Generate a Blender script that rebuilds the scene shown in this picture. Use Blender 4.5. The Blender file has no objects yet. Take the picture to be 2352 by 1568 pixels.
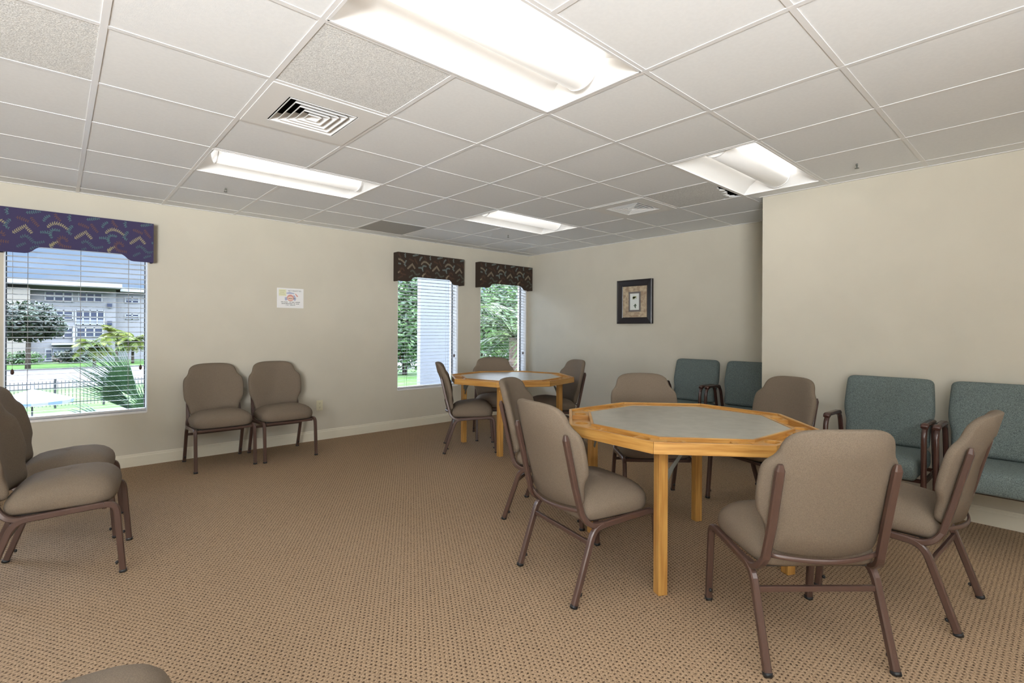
import bpy, math, random
from mathutils import Vector, Matrix
from mathutils.geometry import tessellate_polygon
random.seed(7)
R = math.radians
sc = bpy.context.scene
COL = sc.collection

# ------------------------------------------------------------------ camera frame
F_PX, YAW, ROLL, SY = 1158.95, .8354, .005, -26.8
CAM_Z = 1.27
FW = Vector((math.cos(YAW), math.sin(YAW), 0)); RT = Vector((math.sin(YAW), -math.cos(YAW), 0)); UP = Vector((0, 0, 1))
R2 = RT*math.cos(ROLL) + UP*math.sin(ROLL); U2 = UP*math.cos(ROLL) - RT*math.sin(ROLL)
def ray(x, y): return FW + R2*((x-1176)/F_PX) - U2*((y-784-SY)/F_PX)
def at_y(x, y, Y):
    d = ray(x, y); return d*(Y/d.y) + Vector((0, 0, CAM_Z))
def at_depth(x, y, D): return ray(x, y)*D + Vector((0, 0, CAM_Z))

CEIL = 2.4345; WIN_Y = 5.76; BACK_X = 5.56; RIGHT_X = 4.57; RET_Y = 1.80; LEFT_X = -3.6; REAR_Y = -5.2
T = .6096
GX0 = 3.2202*T; GY0 = 3.1104*T            # ceiling grid origin
def gx(u): return GX0 + u*T
def gy(v): return GY0 + v*T

# ------------------------------------------------------------------ materials
def new_mat(name):
    m = bpy.data.materials.new(name); m.use_nodes = True
    nt = m.node_tree; b = nt.nodes['Principled BSDF']
    return m, nt, b
def N(nt, kind, **kw):
    n = nt.nodes.new(kind)
    for k, v in kw.items(): setattr(n, k, v)
    return n
def mat(name, col, rough=.6, metal=0., spec=.5, noise=0., nscale=40., bump=0., bscale=200., stretch=None, col2=None, lo=.4, hi=.6, detail=3.):
    m, nt, b = new_mat(name)
    b.inputs['Base Color'].default_value = (*col, 1); b.inputs['Roughness'].default_value = rough
    b.inputs['Metallic'].default_value = metal; b.inputs['Specular IOR Level'].default_value = spec
    if noise or col2 or bump:
        tc = N(nt, 'ShaderNodeTexCoord'); src = tc.outputs['Object']
        if stretch:
            mp = N(nt, 'ShaderNodeMapping'); mp.inputs['Scale'].default_value = stretch
            nt.links.new(src, mp.inputs['Vector']); src = mp.outputs['Vector']
    if noise or col2:
        nz = N(nt, 'ShaderNodeTexNoise'); nz.inputs['Scale'].default_value = nscale; nz.inputs['Detail'].default_value = detail
        nt.links.new(src, nz.inputs['Vector'])
        rp = N(nt, 'ShaderNodeValToRGB'); rp.color_ramp.elements[0].position = lo; rp.color_ramp.elements[1].position = hi
        c2 = col2 if col2 else tuple(c*(1-noise) for c in col)
        rp.color_ramp.elements[0].color = (*c2, 1); rp.color_ramp.elements[1].color = (*col, 1)
        nt.links.new(nz.outputs['Fac'], rp.inputs['Fac']); nt.links.new(rp.outputs['Color'], b.inputs['Base Color'])
    if bump:
        n2 = N(nt, 'ShaderNodeTexNoise'); n2.inputs['Scale'].default_value = bscale; n2.inputs['Detail'].default_value = 2
        nt.links.new(src, n2.inputs['Vector'])
        bp = N(nt, 'ShaderNodeBump'); bp.inputs['Strength'].default_value = bump; bp.inputs['Distance'].default_value = .003
        nt.links.new(n2.outputs['Fac'], bp.inputs['Height']); nt.links.new(bp.outputs['Normal'], b.inputs['Normal'])
    return m
def emis(name, col, s):
    m, nt, b = new_mat(name)
    b.inputs['Base Color'].default_value = (.85, .85, .84, 1); b.inputs['Roughness'].default_value = .5
    b.inputs['Emission Color'].default_value = (*col, 1); b.inputs['Emission Strength'].default_value = s
    return m
def leafmat(name, col, col2, tr=.35, nscale=1.2):
    m, nt, b = new_mat(name)
    tc = N(nt, 'ShaderNodeTexCoord')
    nz = N(nt, 'ShaderNodeTexNoise'); nz.inputs['Scale'].default_value = nscale; nz.inputs['Detail'].default_value = 5
    rp = N(nt, 'ShaderNodeValToRGB'); rp.color_ramp.elements[0].position = .38; rp.color_ramp.elements[1].position = .62
    rp.color_ramp.elements[0].color = (*col, 1); rp.color_ramp.elements[1].color = (*col2, 1)
    nt.links.new(tc.outputs['Object'], nz.inputs['Vector']); nt.links.new(nz.outputs['Fac'], rp.inputs['Fac'])
    nt.links.new(rp.outputs['Color'], b.inputs['Base Color']); b.inputs['Roughness'].default_value = .5
    t = N(nt, 'ShaderNodeBsdfTranslucent'); nt.links.new(rp.outputs['Color'], t.inputs['Color'])
    mx = N(nt, 'ShaderNodeMixShader'); mx.inputs['Fac'].default_value = tr
    out = nt.nodes['Material Output']
    nt.links.new(b.outputs[0], mx.inputs[1]); nt.links.new(t.outputs[0], mx.inputs[2]); nt.links.new(mx.outputs[0], out.inputs['Surface'])
    return m

M = {}
M['wall'] = mat('wall_paint', (.60, .565, .475), .75, spec=.25, noise=.03, nscale=3, bump=.06, bscale=350)
M['base'] = mat('baseboard_paint', (.74, .70, .58), .4)
M['tile'] = mat('ceiling_tile', (.84, .86, .87), .95, spec=.1, noise=.02, nscale=60, bump=.12, bscale=420)
M['tile_rough'] = mat('fissured_tile', (.82, .83, .82), .95, spec=.1, noise=.22, nscale=150, bump=.8, bscale=170, stretch=(1, 1.6, 1), lo=.42, hi=.56)
M['grid'] = mat('grid_paint', (.80, .80, .80), .35, spec=.4)
M['white'] = mat('white_enamel', (.82, .82, .81), .4)
M['trim'] = mat('window_white', (.82, .82, .82), .4)
M['black'] = mat('vent_dark', (.03, .028, .026), .8)
M['dark_frame'] = mat('window_bronze', (.035, .04, .05), .4)
M['slat'] = mat('blind_slat', (.55, .545, .53), .45)
M['cord'] = mat('blind_cord', (.30, .29, .28), .8)
M['tassel'] = mat('tassel_brown', (.055, .018, .012), .4)
M['fabric'] = mat('taupe_fabric', (.200, .157, .116), .9, spec=.2, noise=.22, nscale=420, bump=.15, bscale=700, detail=1)
M['green'] = mat('green_tweed', (.185, .225, .215), .95, spec=.15, col2=(.07, .088, .086), nscale=260, bump=.2, bscale=420, lo=.32, hi=.68, detail=2)
M['frame'] = mat('brown_tube', (.085, .047, .036), .3, spec=.55)
M['frame_g'] = mat('dark_brown_tube', (.06, .026, .02), .18, spec=.6)
M['rubber'] = mat('black_rubber', (.015, .015, .016), .45)
M['pan'] = mat('seat_board', (.04, .032, .027), .8)
M['oak_h'] = mat('oak_horizontal', (.56, .31, .088), .32, spec=.45, col2=(.39, .18, .04), nscale=1.0, stretch=(4, 4, 70), lo=.36, hi=.62, detail=5)
M['oak_v'] = mat('oak_vertical', (.55, .305, .086), .32, spec=.45, col2=(.42, .205, .052), nscale=1.0, stretch=(70, 70, 4), lo=.36, hi=.62, detail=5)
M['vinyl'] = mat('grey_vinyl', (.38, .37, .325), .28, spec=.45, noise=.12, nscale=14, bump=.04, bscale=300)
M['bracket'] = mat('bracket_steel', (.16, .165, .145), .45, metal=.3)
M['picframe'] = mat('dark_frame_wood', (.02, .017, .02), .28, spec=.5)
M['paper'] = mat('paper_white', (.80, .80, .80), .8)
M['outlet'] = mat('outlet_ivory', (.70, .66, .48), .35)
M['panel'] = mat('grey_return_panel', (.42, .41, .385), .8, noise=.1, nscale=200)

# fluorescent lamps
LC = (1., .975, .93)
M['tube'] = emis('lamp_tube', LC, 5.)
M['bask_a'] = emis('basket_bright', LC, .36)
M['bask_b'] = emis('basket_medium', LC, .4)
M['bask_c'] = emis('basket_soft', LC, .12)

def carpet_mat():
    m, nt, b = new_mat('loop_carpet')
    L = nt.links.new
    tc = N(nt, 'ShaderNodeTexCoord')
    nz = N(nt, 'ShaderNodeTexNoise'); nz.inputs['Scale'].default_value = 95; nz.inputs['Detail'].default_value = 1
    L(tc.outputs['Object'], nz.inputs['Vector'])
    sub = N(nt, 'ShaderNodeVectorMath', operation='SUBTRACT'); sub.inputs[1].default_value = (.5, .5, .5)
    L(nz.outputs['Color'], sub.inputs[0])
    scl = N(nt, 'ShaderNodeVectorMath', operation='SCALE'); scl.inputs['Scale'].default_value = .010
    L(sub.outputs[0], scl.inputs[0])
    add = N(nt, 'ShaderNodeVectorMath', operation='ADD')
    L(tc.outputs['Object'], add.inputs[0]); L(scl.outputs[0], add.inputs[1])
    sp = N(nt, 'ShaderNodeSeparateXYZ'); L(add.outputs[0], sp.inputs[0])
    def math_(op, a, bb=None):
        n = N(nt, 'ShaderNodeMath', operation=op)
        for i, v in enumerate((a, bb)):
            if v is None: continue
            if isinstance(v, (int, float)): n.inputs[i].default_value = v
            else: L(v, n.inputs[i])
        return n.outputs[0]
    A, B = .0215, .0180
    yy = math_('DIVIDE', sp.outputs['Y'], B); row = math_('FLOOR', yy)
    odd = math_('MULTIPLY', math_('MODULO', math_('ABSOLUTE', row), 2.), .5)
    xx = math_('ADD', math_('DIVIDE', sp.outputs['X'], A), odd)
    fx = math_('SUBTRACT', math_('FRACT', xx), .5); fy = math_('SUBTRACT', math_('FRACT', yy), .5)
    d = math_('SQRT', math_('ADD', math_('MULTIPLY', math_('POWER', fx, 2.), 1.5), math_('POWER', fy, 2.)))
    rp = N(nt, 'ShaderNodeValToRGB'); e = rp.color_ramp.elements
    e[0].position = .10; e[0].color = (.068, .042, .027, 1); e[1].position = .34; e[1].color = (.415, .305, .202, 1)
    L(d, rp.inputs['Fac'])
    n3 = N(nt, 'ShaderNodeTexNoise'); n3.inputs['Scale'].default_value = 160; n3.inputs['Detail'].default_value = 2
    L(tc.outputs['Object'], n3.inputs['Vector'])
    r3 = N(nt, 'ShaderNodeValToRGB'); e = r3.color_ramp.elements
    e[0].position = .36; e[0].color = (.60, .57, .52, 1); e[1].position = .62; e[1].color = (1.05, 1., .98, 1)
    L(n3.outputs['Fac'], r3.inputs['Fac'])
    mx = N(nt, 'ShaderNodeMix', data_type='RGBA', blend_type='MULTIPLY'); mx.inputs['Factor'].default_value = 1
    L(rp.outputs['Color'], mx.inputs['A']); L(r3.outputs['Color'], mx.inputs['B'])
    L(mx.outputs['Result'], b.inputs['Base Color'])
    b.inputs['Roughness'].default_value = .95; b.inputs['Specular IOR Level'].default_value = .1
    bp = N(nt, 'ShaderNodeBump'); bp.inputs['Strength'].default_value = .6; bp.inputs['Distance'].default_value = .004
    L(d, bp.inputs['Height']); L(bp.outputs['Normal'], b.inputs['Normal'])
    return m
M['carpet'] = carpet_mat()

def glass_mat():
    m = bpy.data.materials.new('window_glass'); m.use_nodes = True; nt = m.node_tree
    nt.nodes.clear()
    o = N(nt, 'ShaderNodeOutputMaterial'); t = N(nt, 'ShaderNodeBsdfTransparent'); g = N(nt, 'ShaderNodeBsdfGlossy')
    t.inputs['Color'].default_value = (.97, .98, .98, 1); g.inputs['Roughness'].default_value = .02
    fr = N(nt, 'ShaderNodeFresnel'); fr.inputs['IOR'].default_value = 1.3
    mx = N(nt, 'ShaderNodeMixShader')
    nt.links.new(fr.outputs[0], mx.inputs['Fac']); nt.links.new(t.outputs[0], mx.inputs[1]); nt.links.new(g.outputs[0], mx.inputs[2])
    nt.links.new(mx.outputs[0], o.inputs['Surface'])
    return m
M['glass'] = glass_mat()

# ------------------------------------------------------------------ mesh builder
def sect(w, h, bev):
    if bev <= 0: return [(-w/2, -h/2), (w/2, -h/2), (w/2, h/2), (-w/2, h/2)]
    b = bev
    return [(-w/2+b, -h/2), (w/2-b, -h/2), (w/2, -h/2+b), (w/2, h/2-b), (w/2-b, h/2), (-w/2+b, h/2), (-w/2, h/2-b), (-w/2, -h/2+b)]
class MB:
    def __init__(s): s.v = []; s.f = []; s.m = []; s.s = []
    def add(s, vs, fs, mi=0, sm=False):
        o = len(s.v); s.v += [tuple(v) for v in vs]
        for f in fs: s.f.append([i+o for i in f]); s.m.append(mi); s.s.append(sm)
        return s
    def box(s, x0, x1, y0, y1, z0, z1, mi=0):
        v = [(x0, y0, z0), (x1, y0, z0), (x1, y1, z0), (x0, y1, z0), (x0, y0, z1), (x1, y0, z1), (x1, y1, z1), (x0, y1, z1)]
        return s.add(v, [(0, 3, 2, 1), (4, 5, 6, 7), (0, 1, 5, 4), (1, 2, 6, 5), (2, 3, 7, 6), (3, 0, 4, 7)], mi)
    def obox(s, c, a, b, d, mi=0):
        c, a, b, d = Vector(c), Vector(a), Vector(b), Vector(d)
        v = [c+a*i+b*j+d*k for k in (-1, 1) for (i, j) in ((-1, -1), (1, -1), (1, 1), (-1, 1))]
        return s.add(v, [(0, 3, 2, 1), (4, 5, 6, 7), (0, 1, 5, 4), (1, 2, 6, 5), (2, 3, 7, 6), (3, 0, 4, 7)], mi)
    def bar(s, path, w, h, side, bev=0., mi=0, sm=False, scale=None):
        side = Vector(side).normalized(); P = [Vector(p) for p in path]; sec = sect(w, h, bev); n = len(sec); vs = []
        for i, p in enumerate(P):
            t = (P[min(i+1, len(P)-1)]-P[max(i-1, 0)]).normalized(); nn = t.cross(side).normalized(); k = scale[i] if scale else 1
            vs += [p+side*(a*k)+nn*(b*k) for a, b in sec]
        fs = [(i*n+j, i*n+(j+1) % n, (i+1)*n+(j+1) % n, (i+1)*n+j) for i in range(len(P)-1) for j in range(n)]
        s.add(vs, fs, mi, sm); o = len(s.v)-len(vs)
        s.f.append([o+j for j in range(n)][::-1]); s.f.append([o+(len(P)-1)*n+j for j in range(n)]); s.m += [mi, mi]; s.s += [False, False]
        return s
    def rod(s, path, r, n=8, mi=0, r1=None):
        P = [Vector(p) for p in path]; r1 = r if r1 is None else r1; vs = []; ref = Vector((.31, .17, .93))
        for i, p in enumerate(P):
            t = (P[min(i+1, len(P)-1)]-P[max(i-1, 0)]).normalized()
            if abs(t.dot(ref)) > .95: ref = Vector((.95, .2, .1))
            a = t.cross(ref).normalized(); b = t.cross(a); k = r+(r1-r)*i/max(1, len(P)-1)
            vs += [p+a*(k*math.cos(q*2*math.pi/n))+b*(k*math.sin(q*2*math.pi/n)) for q in range(n)]
        fs = [(i*n+j, i*n+(j+1) % n, (i+1)*n+(j+1) % n, (i+1)*n+j) for i in range(len(P)-1) for j in range(n)]
        s.add(vs, fs, mi, True); o = len(s.v)-len(vs)
        s.f.append([o+j for j in range(n)][::-1]); s.f.append([o+(len(P)-1)*n+j for j in range(n)]); s.m += [mi, mi]; s.s += [False, False]
        return s
    def lathe(s, prof, c, n=16, mi=0, sm=True, axis=None):
        c = Vector(c); ax = Vector(axis).normalized() if axis else UP
        a = ax.orthogonal().normalized(); b = ax.cross(a); vs = []
        for r, z in prof: vs += [c+ax*z+a*(r*math.cos(q*2*math.pi/n))+b*(r*math.sin(q*2*math.pi/n)) for q in range(n)]
        fs = [(i*n+j, i*n+(j+1) % n, (i+1)*n+(j+1) % n, (i+1)*n+j) for i in range(len(prof)-1) for j in range(n)]
        return s.add(vs, fs, mi, sm)
    def prism(s, poly, fmap, h0, h1, mi=0, holes=()):
        loops = [poly]+list(holes); base = [[Vector((a, b, 0)) for a, b in l] for l in loops]
        flat = [p for l in base for p in l]; tris = tessellate_polygon(base); n = len(flat)
        vs = [fmap(p.x, p.y, h0) for p in flat]+[fmap(p.x, p.y, h1) for p in flat]; fs = []
        for a, b, c in tris: fs += [(c, b, a), (a+n, b+n, c+n)]
        o = 0
        for l in loops:
            k = len(l)
            for i in range(k): fs.append((o+i, o+(i+1) % k, o+(i+1) % k+n, o+i+n))
            o += k
        return s.add(vs, fs, mi)
    def rings(s, ringlist, mi=0, sm=True, capa=True, capb=True):
        n = len(ringlist[0]); vs = [p for r in ringlist for p in r]
        fs = [(i*n+j, i*n+(j+1) % n, (i+1)*n+(j+1) % n, (i+1)*n+j) for i in range(len(ringlist)-1) for j in range(n)]
        if capa: fs.append(tuple(range(n))[::-1])
        if capb: fs.append(tuple((len(ringlist)-1)*n+j for j in range(n)))
        return s.add(vs, fs, mi, sm)
    def build(s, name, mats, parent=None, bevel=0., fix=True):
        me = bpy.data.meshes.new(name); me.from_pydata(s.v, [], s.f)
        for m in (mats if isinstance(mats, (list, tuple)) else [mats]): me.materials.append(m)
        me.polygons.foreach_set('material_index', s.m); me.polygons.foreach_set('use_smooth', s.s); me.update()
        if fix:
            import bmesh
            bm = bmesh.new(); bm.from_mesh(me); bmesh.ops.recalc_face_normals(bm, faces=bm.faces); bm.to_mesh(me); bm.free()
        o = bpy.data.objects.new(name, me); COL.objects.link(o)
        if parent is not None: o.parent = parent
        if bevel:
            b = o.modifiers.new('bevel', 'BEVEL'); b.width = bevel; b.segments = 2; b.limit_method = 'ANGLE'; b.angle_limit = R(40)
        return o
def tag(o, label, cat, group=None):
    o['label'] = label; o['category'] = cat
    if group: o['group'] = group
    return o
def thing(name, label, cat, loc=(0, 0, 0), rz=0., group=None):
    o = bpy.data.objects.new(name, None); o.empty_display_size = .1; COL.objects.link(o)
    o.location = loc; o.rotation_euler = (0, 0, rz)
    return tag(o, label, cat, group)
def structure(o): o['kind'] = 'structure'; return o
def dup(root, parent=None):
    c = root.copy(); COL.objects.link(c)
    if parent is not None: c.parent = parent
    for ch in list(root.children): dup(ch, c)
    return c
def place(proto, used, loc, rz, label, group=None):
    o = dup(proto) if used else proto
    o.location = loc; o.rotation_euler = (0, 0, rz); o['label'] = label
    if group: o['group'] = group
    elif 'group' in o: del o['group']
    return o

# ------------------------------------------------------------------ room shell
structure(MB().box(LEFT_X-.15, BACK_X+.15, REAR_Y-.15, WIN_Y+.2, -.12, 0).build('floor', M['carpet']))
# window wall with three openings plus an added unseen one
WZ0, WZ1 = .49, 2.08
FILL_WIN = (-2.35, -1.05)  # unseen opening added for daylight fill on the left chairs
WINS = [(-.312, .637), (3.238, 4.190), (4.585, 5.512)]
mb = MB(); xs = LEFT_X-.15
for a, b in [FILL_WIN]+WINS:
    mb.box(xs, a, WIN_Y, WIN_Y+.2, 0, 2.75); mb.box(a, b, WIN_Y, WIN_Y+.2, 0, WZ0); mb.box(a, b, WIN_Y, WIN_Y+.2, WZ1, 2.75); xs = b
mb.box(xs, BACK_X+.15, WIN_Y, WIN_Y+.2, 0, 2.75)
structure(mb.build('wall_window', M['wall']))
structure(MB().box(BACK_X, BACK_X+.15, RET_Y-.2, WIN_Y, 0, 2.75).build('wall_back', M['wall']))
structure(MB().box(RIGHT_X, BACK_X+.15, REAR_Y, RET_Y, 0, 2.75).build('wall_right', M['wall']))
structure(MB().box(LEFT_X-.15, LEFT_X, REAR_Y, WIN_Y, 0, 2.75).build('wall_left', M['wall']))
structure(MB().box(LEFT_X-.15, BACK_X+.15, REAR_Y-.15, REAR_Y, 0, 2.75).build('wall_rear', M['wall']))
def baseboard(name, p, q, nrm):
    p, q, n = Vector(p), Vector(q), Vector(nrm); vs = []
    prof = [(0, 0), (.014, 0), (.014, .088), (.010, .096), (.010, .106), (.004, .113), (0, .113)]
    for e in (p, q): vs += [e+n*a+UP*b for a, b in prof]
    k = len(prof); fs = [(i, (i+1) % k, k+(i+1) % k, k+i) for i in range(k)]+[tuple(range(k)), tuple(range(k, 2*k))]
    structure(MB().add(vs, fs).build(name, M['base']))
baseboard('baseboard_window', (LEFT_X, WIN_Y, 0), (BACK_X, WIN_Y, 0), (0, -1, 0))
baseboard('baseboard_back', (BACK_X, RET_Y, 0), (BACK_X, WIN_Y, 0), (-1, 0, 0))
baseboard('baseboard_right', (RIGHT_X, REAR_Y, 0), (RIGHT_X, RET_Y, 0), (-1, 0, 0))
baseboard('baseboard_left', (LEFT_X, REAR_Y, 0), (LEFT_X, WIN_Y, 0), (1, 0, 0))

# ceiling: lay-in tiles between a T-bar grid
LIGHTS = [(-2, -1), (-2, 3), (2, -1), (2, 3), (-2, -5), (2, -5)]
skip = set()
for u, v in LIGHTS: skip |= {(u, v), (u+1, v)}
VENTS = [(-2, 1), (3, 1)]
skip |= set(VENTS) | {(1, 5)}
rough_cells = {(-4, 1), (-2, 0)}
mb = MB(); TZ = CEIL+.0024
for u in range(-10, 6):
    for v in range(-13, 7):
        if (u, v) in skip or (u, v) == (3, 0): continue
        x0, x1, y0, y1 = max(gx(u), LEFT_X), min(gx(u+1), BACK_X), max(gy(v), REAR_Y), min(gy(v+1), WIN_Y)
        if x0 >= x1 or y0 >= y1: continue
        e = .0005
        mb.box(x0+e, x1-e, y0+e, y1-e, TZ, TZ+.015, 1 if (u, v) in rough_cells else 0)
# the tile with the crumbled edge beside the fixture
rag = []
x0, x1, y0, y1 = gx(3), gx(4), gy(0), gy(1); rr = random.Random(3)
for i in range(25):
    k = i/24; dpt = .004 if k < .30 else (.012+.022*rr.random()*(.5+k*.9)); rag.append((x0+(x1-x0)*k, y0+.012+dpt*(1.+2.2*k)))
poly = rag+[(x1-.05, y0+.15), (x1-.004, y0+.17), (x1, y1), (x0, y1)]
mb.prism(poly, lambda a, b, h: Vector((a, b, h)), TZ, TZ+.015, 1)
mb.box(LEFT_X-.1, BACK_X+.1, REAR_Y-.1, WIN_Y, 2.70, 2.75, 2)  # black slab above the tiles, put in to block light
structure(mb.build('ceiling', [M['tile'], M['tile_rough'], M['black']]))
mb = MB(); w = .012
for u in range(-10, 7):
    for v in range(-13, 8):
        x, y, x2, y2 = gx(u), gy(v), gx(u+1), gy(v+1)
        if LEFT_X < x < BACK_X and y2 > REAR_Y and y < WIN_Y and not any(u == a+1 and v == b for a, b in LIGHTS): mb.box(x-w, x+w, max(y, REAR_Y), min(y2, WIN_Y), CEIL, CEIL+.0022)
        if REAR_Y < y < WIN_Y and x2 > LEFT_X and x < BACK_X: mb.box(max(x, LEFT_X), min(x2, BACK_X), y-w, y+w, CEIL+.0003, CEIL+.0023)
structure(mb.build('trim_1', M['grid']))
mb = MB(); a = .022
mb.box(LEFT_X, BACK_X, WIN_Y-a, WIN_Y, CEIL-.001, CEIL+.004); mb.box(BACK_X-a, BACK_X, RET_Y, WIN_Y, CEIL-.001, CEIL+.004)
mb.box(RIGHT_X-a, RIGHT_X, REAR_Y, RET_Y+a, CEIL-.001, CEIL+.004); mb.box(LEFT_X, LEFT_X+a, REAR_Y, WIN_Y, CEIL-.001, CEIL+.004)
structure(mb.build('trim_2', M['grid']))

# ------------------------------------------------------------------ ceiling fixtures
def troffer(label, u, v, bask):
    L, W = T*2, T; cx, cy = gx(u+1), gy(v+.5)
    t = thing('ceiling_light', label, 'ceiling light', (cx, cy, CEIL), 0, None)
    hl, hw = L/2-.013, W/2-.013
    # white pan with curved side reflectors and sloped ends
    prof = [(hw, 0), (hw-.006, .012), (hw-.06, .060), (hw-.11, .088), (.13, .105), (0, .108)]
    prof = prof+[(-y, z) for y, z in prof[-2::-1]]
    mb = MB(); vs = []
    for sx in (-1, 1):
        for y, z in prof: vs.append((sx*(hl-z*.55), y, z))
    k = len(prof); fs = [(i, i+1, k+i+1, k+i) for i in range(k-1)]
    mb.add(vs, fs, 0, True)
    mb.add(vs, [tuple(range(k)), tuple(range(k, 2*k))[::-1]], 0, False)
    mb.build('reflector_pan', M['white'], t, fix=False)
    mb = MB()
    for s in (-1, 1):
        mb.box(-hl-.001, hl+.001, s*hw-.006, s*hw+.006, -.0015, .004); mb.box(s*hl-.006, s*hl+.006, -hw, hw, -.0015, .004)
    mb.build('flange', M['grid'], t)
    # rounded perforated basket along the middle
    n = 16; rb = .098; zc = .088; bl = hl-.075; rings_ = []
    for sx, sc_ in ((-bl-.012, .90), (-bl, 1.), (bl, 1.), (bl+.012, .90)):
        rings_.append([Vector((sx, math.cos(math.pi*i/n)*rb*sc_, zc-math.sin(math.pi*i/n)*.088*sc_)) for i in range(n+1)])
    mb = MB(); mb.rings(rings_, 0, True); b = mb.build('basket', bask, t)
    for s in (-1, 1):
        mb = MB(); mb.rings([[Vector((s*bl+dx, math.cos(math.pi*i/n)*(rb+.004), zc-math.sin(math.pi*i/n)*.092)) for i in range(n+1)]+[Vector((s*bl+dx, math.cos(math.pi*i/n)*(rb-.004), zc-math.sin(math.pi*i/n)*.083)) for i in range(n, -1, -1)] for dx in (0, s*.006)], 0, False)
        mb.build('basket_rim', M['white'], b)
    for s in (-1, 1):
        MB().rod([(-bl, s*.118, .084), (bl, s*.118, .084)], .010, 8).build('lamp_tube', M['tube'], t)
    return t
troffer('large fluorescent troffer overhead, nearest of the ceiling lights, cut by the top frame edge', -2, -1, M['bask_a'])
troffer('long fluorescent troffer near the window wall, between the square vent and the sprinkler', -2, 3, M['bask_a'])
troffer('fluorescent troffer by the right wall corner, next to the crumbled ceiling tile', 2, -1, M['bask_c'])
troffer('small far fluorescent troffer in the ceiling over the farther card table', 2, 3, M['bask_b'])
troffer('added unseen fluorescent troffer in the ceiling behind the camera, on the left side of the room', -2, -5, M['bask_a'])  # this troffer and the next are added out of view to light the room
troffer('added unseen fluorescent troffer in the ceiling behind the camera, on the right wall side', 2, -5, M['bask_a'])

def vent(label, u, v):
    t = thing('air_vent', label, 'vent', (gx(u+.5), gy(v+.5), CEIL), 0)
    o, h = .292, .183
    fm = lambda a, b, z: Vector((a, b, z))
    MB().prism([(-o, -o), (o, -o), (o, o), (-o, o)], fm, -.003, .004, 0, holes=[[(-h, -h), (-h, h), (h, h), (h, -h)]]).build('face_panel', M['white'], t, bevel=.001)
    mb = MB(); d = .16
    vs = [(sx*h, sy*h, z) for z in (.0, d) for sx, sy in ((-1, -1), (1, -1), (1, 1), (-1, 1))]
    mb.add(vs, [(0, 1, 5, 4), (1, 2, 6, 5), (2, 3, 7, 6), (3, 0, 4, 7), (4, 5, 6, 7)])
    mb.build('duct_box', M['black'], t)
    for a in (.176, .141, .106, .071, .036):
        mb = MB(); q = ((-1, -1), (1, -1), (1, 1), (-1, 1)); b = a-.030; vs = []
        for r_, z in ((a, -.004), (a, -.0015), (b+.002, .036), (b, .036)): vs += [(sx*r_, sy*r_, z) for sx, sy in q]
        vs += [(sx*(a-.004), sy*(a-.004), -.004) for sx, sy in q]
        fs = []
        for i, j in ((0, 1), (1, 2), (2, 3), (3, 4), (4, 0)): fs += [(i*4+k, i*4+(k+1) % 4, j*4+(k+1) % 4, j*4+k) for k in range(4)]
        mb.add(vs, fs); mb.build('louver', M['white'], t)
vent('square white louvered air vent between two troffers, nearer one, with dark gaps', -2, 1)
vent('small far square air vent beside the crumbled ceiling tile', 3, 1)
# grey lay-in return panel near the window wall
t = thing('return_air_panel', 'plain grey return panel in the ceiling close to the window wall', 'ceiling panel', (gx(1.5), (gy(5)+5.575)/2, CEIL+.002))
hy = (5.575-gy(5))/2
MB().box(-.292, .292, -hy+.013, hy, 0, .01).build('perforated_face', M['panel'], t)
MB().box(-.305, .305, hy, hy+.17, 0, .01).build('filler_strip', M['tile'], t)
def sprinkler(label, x, y):
    t = thing('ceiling_sprinkler', label, 'sprinkler', (x, y, CEIL+.006), 0)
    MB().lathe([(.0, -.002), (.020, -.003), (.038, -.001), (.040, .002)], (0, 0, 0), 20).build('escutcheon', M['white'], t)
    MB().rod([(0, 0, 0), (0, 0, -.018)], .006, 8).rod([(-.009, 0, -.016), (-.006, 0, -.034)], .002, 6).rod([(.009, 0, -.016), (.006, 0, -.034)], .002, 6).build('sprinkler_body', M['bracket'], t)
    MB().lathe([(0, -.036), (.014, -.036), (.014, -.034), (0, -.034)], (0, 0, 0), 12).build('deflector', M['bracket'], t)
sprinkler('sprinkler head in the ceiling below the left long troffer', 1.046, 4.72)
sprinkler('tiny sprinkler head in the ceiling beside the far small troffer', 4.13, 4.645)
sprinkler('sprinkler head in the ceiling above the right wall', 4.133, .998)

# ------------------------------------------------------------------ windows, blinds, cornices
VAL_MATS = {}
def valance_mats(kind):
    if kind in VAL_MATS: return VAL_MATS[kind]
    if kind == 'hazed':
        cs = [(.058, .049, .112), (.40, .36, .21), (.105, .20, .215), (.155, .085, .075), (.085, .145, .17)]  # bluish window haze put into the fabric colours
    else:
        cs = [(.052, .037, .028), (.38, .32, .23), (.23, .29, .28), (.115, .062, .042), (.13, .15, .125)]
    VAL_MATS[kind] = [mat('valance_'+kind+'_%d' % i, c, .9, spec=.15, noise=.15, nscale=500) for i, c in enumerate(cs)]
    return VAL_MATS[kind]
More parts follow.
